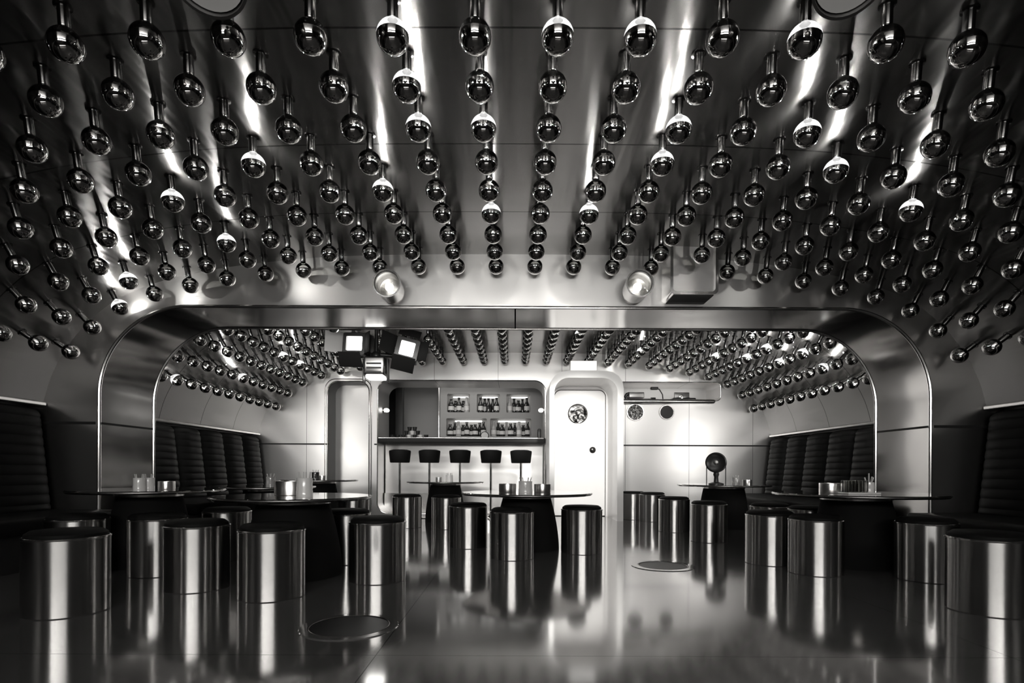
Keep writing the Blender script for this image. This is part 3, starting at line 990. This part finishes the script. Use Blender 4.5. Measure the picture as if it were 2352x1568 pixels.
# ------------------------------------------------------------------ tables and table items
def table(px, py, d, R, rb, rt, label):
    p = W(px, py, d)
    h = p.z
    t = thing('round_table', label, 'table', (p.x, d, 0), None, 'round pedestal tables')
    bm = bmesh.new(); lathe(bm, [(0, h - .022), (R - .006, h - .022), (R, h - .016), (R, h - .004), (R - .004, h), (0, h)], 72)
    link('tabletop', mesh_from_bm('tabletop', bm, M['tabletop']), t)
    bm = bmesh.new(); lathe(bm, [(R + .0005, h - .014), (R + .003, h - .012), (R + .003, h - .007), (R + .0005, h - .005)], 72, cap=False)
    link('edge_band', mesh_from_bm('edge_band', bm, M['rough_chrome']), t)
    pr = [(0, 0)]
    for k in range(13):
        u = k / 12
        pr.append((rb + (rt - rb) * (u ** 1.7), u * (h - .05)))
    pr += [(rt, h - .05), (0, h - .05)]
    bm = bmesh.new(); lathe(bm, pr, 48)
    link('pedestal', mesh_from_bm('pedestal', bm, M['pedestal']), t)
    bm = bmesh.new(); lathe(bm, [(0, h - .05), (rt + .008, h - .05), (rt + .008, h - .0221), (0, h - .0221)], 48)
    link('collar', mesh_from_bm('collar', bm, M['rough_chrome']), t)
    return p


TP = {}
TP['big'] = table(675, 1138, 3.70, .505, .31, .225, 'large round table with bright reflecting top and dark flared pedestal')
TP['mid'] = table(1210, 1130, 5.0, .58, .29, .215, 'central round table seen edge-on before the white door')
TP['bar'] = table(1023, 1105, 7.6, .52, .27, .20, 'round table edge-on in front of the middle bar stools')
TP['door'] = table(735, 1101, 7.55, .50, .27, .20, 'round table edge-on before the far doorway recess')
TP['lamp'] = table(1662, 1112, 6.9, .55, .30, .24, 'round table carrying the dark drum-shaped lamp')
TP['glass'] = table(1965, 1132, 4.2, .575, .30, .23, 'round table carrying the cut-glass holder near the arch pillar')
TP['arch'] = table(345, 1123, 4.12, .50, .28, .21, 'dark round table with small glass holders beside the arch pillar')
TP['bench'] = table(608, 1116, 6.0, .52, .28, .21, 'round table behind the reflecting one, near the far bench')


def ash(tk, px, dd, r, h, label):
    p = TP[tk]
    d = p.y + dd
    x = W(px, HY, d).x
    bm = bmesh.new()
    lathe(bm, [(0, 0), (r * .97, 0), (r, .004), (r, h - .004), (r * .985, h), (r * .9, h), (r * .88, h * .35), (0, h * .3)], 32)
    tag(link('ashtray', mesh_from_bm('ashtray', bm, M['satin']), None, (x, d, p.z)), label, 'ashtray', 'chrome ashtrays on the tables')


def holder(tk, px, dd, r, h, label, n=6, mat='frost', cat='glass holder'):
    p = TP[tk]
    d = p.y + dd
    x = W(px, HY, d).x
    t = thing('glass_holder', label, cat, (x, d, p.z), None, 'glass stick holders on the tables')
    bm = bmesh.new()
    lathe(bm, [(0, 0), (r, 0), (r, h * .3), (r * .96, h * .34), (r * .96, h), (r * .86, h), (r * .84, h * .2), (0, h * .18)], 20)
    link('glass', mesh_from_bm('holder_glass', bm, M[mat]), t)
    for k in range(n):
        a = 2 * PI * k / n
        bm = bmesh.new()
        tube(bm, [(r * .3 * math.cos(a), r * .3 * math.sin(a), h * .25), (r * .85 * math.cos(a), r * .85 * math.sin(a), h * 1.32)], .0035, 6)
        link('stick', mesh_from_bm('holder_stick', bm, M['stick']), t)


ash('big', 668, .10, .105, .095, 'big chrome drum ashtray on the reflecting table')
holder('big', 700, -.12, .05, .12, 'pale glass stick holder beside the big chrome ashtray')
ash('mid', 1166, 0, .078, .075, 'chrome ashtray on the central table, on the bar-stool side of the holder')
holder('mid', 1207, -.05, .062, .10, 'white glass stick holder on the central table')
ash('mid', 1246, .04, .075, .072, 'chrome ashtray on the central table, on the door side of the holder')
ash('bar', 1008, 0, .042, .055, 'small pale ashtray on the table before the bar stools')
holder('bar', 1032, 0, .05, .085, 'white glass stick holder on the table before the bar stools')
holder('door', 725, 0, .05, .10, 'dark glass stick holder on the table before the doorway recess', 6, 'bglass')
ash('door', 741, -.05, .042, .055, 'small chrome ashtray on the table before the doorway recess')
holder('bench', 622, .1, .05, .10, 'glass stick holder on the table behind the reflecting one', 6, 'bclear')
ash('bench', 642, -.05, .05, .06, 'chrome ashtray on the table behind the reflecting one')
ash('glass', 1907, -.02, .076, .075, 'chrome ashtray beside the cut-glass holder near the arch pillar')
holder('arch', 320, -.12, .04, .085, 'slim glass holder on the dark table, the one closer to the bench', 4)
holder('arch', 341, -.04, .04, .085, 'slim glass holder on the dark table, the one closer to its ashtray', 4)
ash('arch', 383, -.05, .055, .06, 'chrome ashtray on the dark table beside the arch pillar')
ash('lamp', 1716, -.1, .055, .06, 'chrome ashtray on the table with the drum-shaped lamp')
holder('lamp', 1690, .05, .045, .085, 'glass stick holder beside the ashtray on the drum-lamp table', 6, 'bclear')
# cut-glass holder on tray
p = TP['glass']
d = p.y - .15
x = W(1972, HY, d).x
t = thing('glass_caddy', 'cut-glass holder with sticks on a clear tray near the arch pillar', 'glass holder', (x, d, p.z))
bm = bmesh.new(); box(bm, (.0, 0, .006), (.235, .15, .012), bev=.004)
link('tray', mesh_from_bm('caddy_tray', bm, M['frost']), t)
bm = bmesh.new()
for k in range(6):
    for j in range(3):
        box(bm, (-.095 + .026 * k, -.03 + .03 * j, .055), (.022, .026, .086), bev=.004)
link('cut_block', mesh_from_bm('caddy_block', bm, M['lamp_glass'], False), t)
bm = bmesh.new(); lathe(bm, [(0, .012), (.035, .012), (.04, .05), (.036, .085), (.03, .085), (.034, .05), (.028, .02), (0, .018)], 20, Matrix.Translation((.075, 0, 0)))
link('cup', mesh_from_bm('caddy_cup', bm, M['frost']), t)
for k, (ax, ay, hh) in enumerate(((0, 0, .15), (.03, .01, .125), (-.025, .01, .12), (.02, -.02, .12))):
    bm = bmesh.new(); tube(bm, [(.075, 0, .03), (.075 + ax, ay, hh)], .005, 6)
    link('stick', mesh_from_bm('caddy_stick', bm, M['stick']), t)
# drum-shaped lamp on the table
p = TP['lamp']
d = p.y
c = W(1645, 1062, d)
t = thing('drum_lamp', 'dark drum-shaped lamp on a wire yoke standing on a round table', 'lamp', (c.x, d, p.z))
hz = c.z - p.z
RT = Matrix.Translation((0, 0, hz)) @ Matrix.Rotation(math.radians(-22), 4, 'Z') @ Matrix.Rotation(PI / 2, 4, 'X')
bm = bmesh.new(); lathe(bm, [(0, -.08), (.08, -.075), (.115, -.05), (.125, .03), (.125, .075), (.11, .085), (.10, .075), (.045, .055), (0, .055)], 36, RT)
link('drum', mesh_from_bm('lamp_drum', bm, M['black_metal']), t)
bm = bmesh.new(); lathe(bm, [(0, .057), (.03, .057), (.028, .07), (0, .078)], 20, RT)
link('bulb', mesh_from_bm('lamp_bulb', bm, M['grey_metal']), t)
bm = bmesh.new()
tube(bm, [(-.118, 0, .001), (-.118, 0, hz), ], .006, 8)
tube(bm, [(.118, 0, .001), (.118, 0, hz)], .006, 8)
link('yoke', mesh_from_bm('lamp_yoke', bm, M['black_metal']), t)
bm = bmesh.new(); lathe(bm, [(0, 0), (.09, 0), (.09, .012), (.03, .03), (.025, .09), (.035, .12), (.03, hz - .12), (0, hz - .12)], 20)
link('base', mesh_from_bm('lamp_base', bm, M['black_metal']), t)

# ------------------------------------------------------------------ floor plates
def floor_plate(px, py, r1, r2, label):
    d = F * CZ / (py - HY)
    x = W(px, py, d).x
    t = thing('floor_hatch', label, 'floor plate', (x, d, 0))
    bm = bmesh.new(); lathe(bm, [(r1 + .004, 0), (r2, 0), (r2 - .004, .004), (r1 + .008, .005)], 64, cap=False)
    link('ring', mesh_from_bm('hatch_ring', bm, M['floor']), t)
    bm = bmesh.new(); lathe(bm, [(0, 0), (r1, 0), (r1, .003), (0, .003)], 64)
    link('lid', mesh_from_bm('hatch_lid', bm, M['hatch']), t)
    bm = bmesh.new(); lathe(bm, [(r1, 0), (r1 + .005, 0), (r1 + .005, .005), (r1 + .002, .006), (r1, .005)], 64, cap=False)
    link('edge_rim', mesh_from_bm('hatch_rim', bm, M['rough_chrome']), t)


M['hatch'] = principled('hatch_lid_dark', 0.01, 0.4, spec=0.3)
floor_plate(803, 1440, .17, .215, 'dark round floor hatch with steel ring at the front of the floor')
floor_plate(1522, 1298, .175, .23, 'small ringed round floor plate near the door casing')

# ------------------------------------------------------------------ benches
def bench(s, y0, y1, n, xf, label):
    t = thing('bench', label, 'bench', (s * 3.6, (y0 + y1) / 2, 0), None, 'upholstered wall benches')
    o = Vector((s * 3.6, (y0 + y1) / 2, 0))
    L_ = y1 - y0
    bm = bmesh.new(); box(bm, (s * (xf + .06 + 4.0) / 2 - o.x, 0, .125), (4.0 - xf - .06, L_, .25))
    link('plinth', mesh_from_bm('plinth', bm, M['plinth'], False), t)
    bm = bmesh.new(); box(bm, (s * (xf + 3.86) / 2 - o.x, 0, .305), (3.86 - xf, L_, .11), bev=.03)
    link('seat_cushion', mesh_from_bm('seat_cushion', bm, M['bench']), t)
    wC = L_ / n
    # one backrest cushion: rounded column with horizontal ribs
    bm = bmesh.new()
    nu, nv = 14, 66
    z0, z1 = .33, 1.195
    front, back = [], []
    for j in range(nv + 1):
        v = j / nv
        z = z0 + (z1 - z0) * v
        xb = 3.86 + .10 * v
        rib = .010 * abs(math.sin(PI * v * 11)) ** .6
        endr = .05 * (max(0, (v - .92) / .08)) ** 2 + .04 * (max(0, (.05 - v) / .05)) ** 2
        rf, rk = [], []
        for i in range(nu + 1):
            u = -1 + 2 * i / nu
            prof = .075 * (1 - abs(u) ** 3.2) ** .8
            x = xb - prof - rib * (1 - abs(u) ** 8) + endr
            rf.append(bm.verts.new((s * x - o.x, u * wC * .495, z)))
            rk.append(bm.verts.new((s * (xb + .10) - o.x, u * wC * .495, z)))
        front.append(rf); back.append(rk)
    for j in range(nv):
        for i in range(nu):
            bm.faces.new((front[j][i], front[j][i + 1], front[j + 1][i + 1], front[j + 1][i]))
        for i in (0, nu):
            bm.faces.new((front[j][i], front[j + 1][i], back[j + 1][i], back[j][i]))
    for j in (0, nv):
        for i in range(nu):
            bm.faces.new((front[j][i], front[j][i + 1], back[j][i + 1], back[j][i]))
    me = mesh_from_bm('backrest_cushion', bm, M['bench'])
    for k in range(n):
        link('backrest_cushion', me, t, (0, -L_ / 2 + wC * (k + .5), 0))


bench(-1, 1.2, Y_ARCH0 - .02, 6, 3.25, 'dark leather bench along the near room wall on the floodlight side')
bench(1, 1.2, Y_ARCH0 - .02, 6, 3.25, 'dark leather bench along the near room wall on the vent-box side')
bench(-1, Y_ARCH1 + .02, Y_FAR - .02, 6, 3.08, 'dark ribbed bench beyond the arch on the doorway side')
bench(1, Y_ARCH1 + .02, Y_FAR - .02, 6, 3.08, 'dark ribbed bench beyond the arch on the booth window side')

# ------------------------------------------------------------------ lights
def area(name, loc, rot, sx, sy, power, spread=180):
    l = bpy.data.lights.new(name, 'AREA')
    l.shape = 'RECTANGLE'; l.size = sx; l.size_y = sy
    l.energy = power
    l.color = (1, .985, .95)
    l.spread = math.radians(spread)
    o = bpy.data.objects.new(name, l); COL.objects.link(o)
    o.location = loc; o.rotation_euler = rot
    return o


def spot(name, loc, target, power, angle, blend=.5, r=.08):
    l = bpy.data.lights.new(name, 'SPOT')
    l.energy = power; l.spot_size = math.radians(angle); l.spot_blend = blend; l.shadow_soft_size = r
    l.color = (1, .985, .95)
    o = bpy.data.objects.new(name, l); COL.objects.link(o)
    o.location = loc
    o.rotation_euler = (Vector(target) - Vector(loc)).to_track_quat('-Z', 'Y').to_euler()
    return o


# the lit band at the other end of the room, behind the photographer
area('rear_room_light', (0, Y_REAR + .08, 1.80), (math.radians(90), 0, 0), 4.6, 0.5, 54, 100)
# unseen fill strip added behind the arch, brightening the far wall, bar and door
area('arch_fill_strip', (0, Y_ARCH1 + .06, 2.14), (math.radians(72), 0, 0), 6.2, 0.12, 14, 90)
for sx_ in (-1, 1):
    area('arch_side_fill', (sx_ * 3.68, Y_ARCH1 + .05, 1.16), (math.radians(90), 0, sx_ * math.radians(8)), 0.40, 0.62, 5.0, 120)  # added fill hidden behind the posts, whitens the ends of the far wall
# added fill spots by the rig and behind the arch, brightening door and bar
spot('rig_door_fill', (-1.12, 6.95, 2.08), (1.3, 8.5, 1.0), 110, 60, .6, .08)
spot('arch_door_fill', (0.85, Y_ARCH1 + .1, 2.13), (1.0, 8.5, 0.95), 380, 40, .7, .06)  # added unseen spot for the white door, no fixture here
spot('rig_bar_fill', (-1.62, 6.95, 1.95), (-0.8, 9.0, 0.75), 30, 75, .6, .08)
area('bar_ambient_fill', (-0.9, 9.5, 2.36), (0, 0, 0), 1.6, 0.3, 4)  # added ambient fill inside the bar, no lamp of its own
area('booth_light', (2.4, 9.0, 2.05), (math.radians(30), 0, 0), 1.2, 0.1, 3)

w = bpy.data.worlds.new('room_dark'); SC.world = w
w.use_nodes = True
w.node_tree.nodes['Background'].inputs[0].default_value = (.02, .02, .02, 1)
w.node_tree.nodes['Background'].inputs[1].default_value = 0.0

# ------------------------------------------------------------------ camera
cam = bpy.data.cameras.new('camera')
cam.sensor_width = 36.0
cam.lens = 36.0 * F / 2352.0
cam.shift_x = (1176.0 - VX) / 2352.0
cam.shift_y = (HY - 784.0) / 2352.0
cam.clip_start = 0.05
co = bpy.data.objects.new('camera', cam); COL.objects.link(co)
co.location = (0, 0, CZ)
co.rotation_euler = (PI / 2, -ROLL, 0)
SC.camera = co

SC.view_settings.view_transform = 'Standard'
SC.view_settings.look = 'None'
SC.view_settings.exposure = 0.0
SC.view_settings.gamma = 1.0
SC.view_settings.use_curve_mapping = False
SC.cycles.max_bounces = 10
SC.cycles.glossy_bounces = 8
SC.cycles.transparent_max_bounces = 16
SC.cycles.sample_clamp_indirect = 8
print('BULBS', len(cands), len(solo), len(rest))
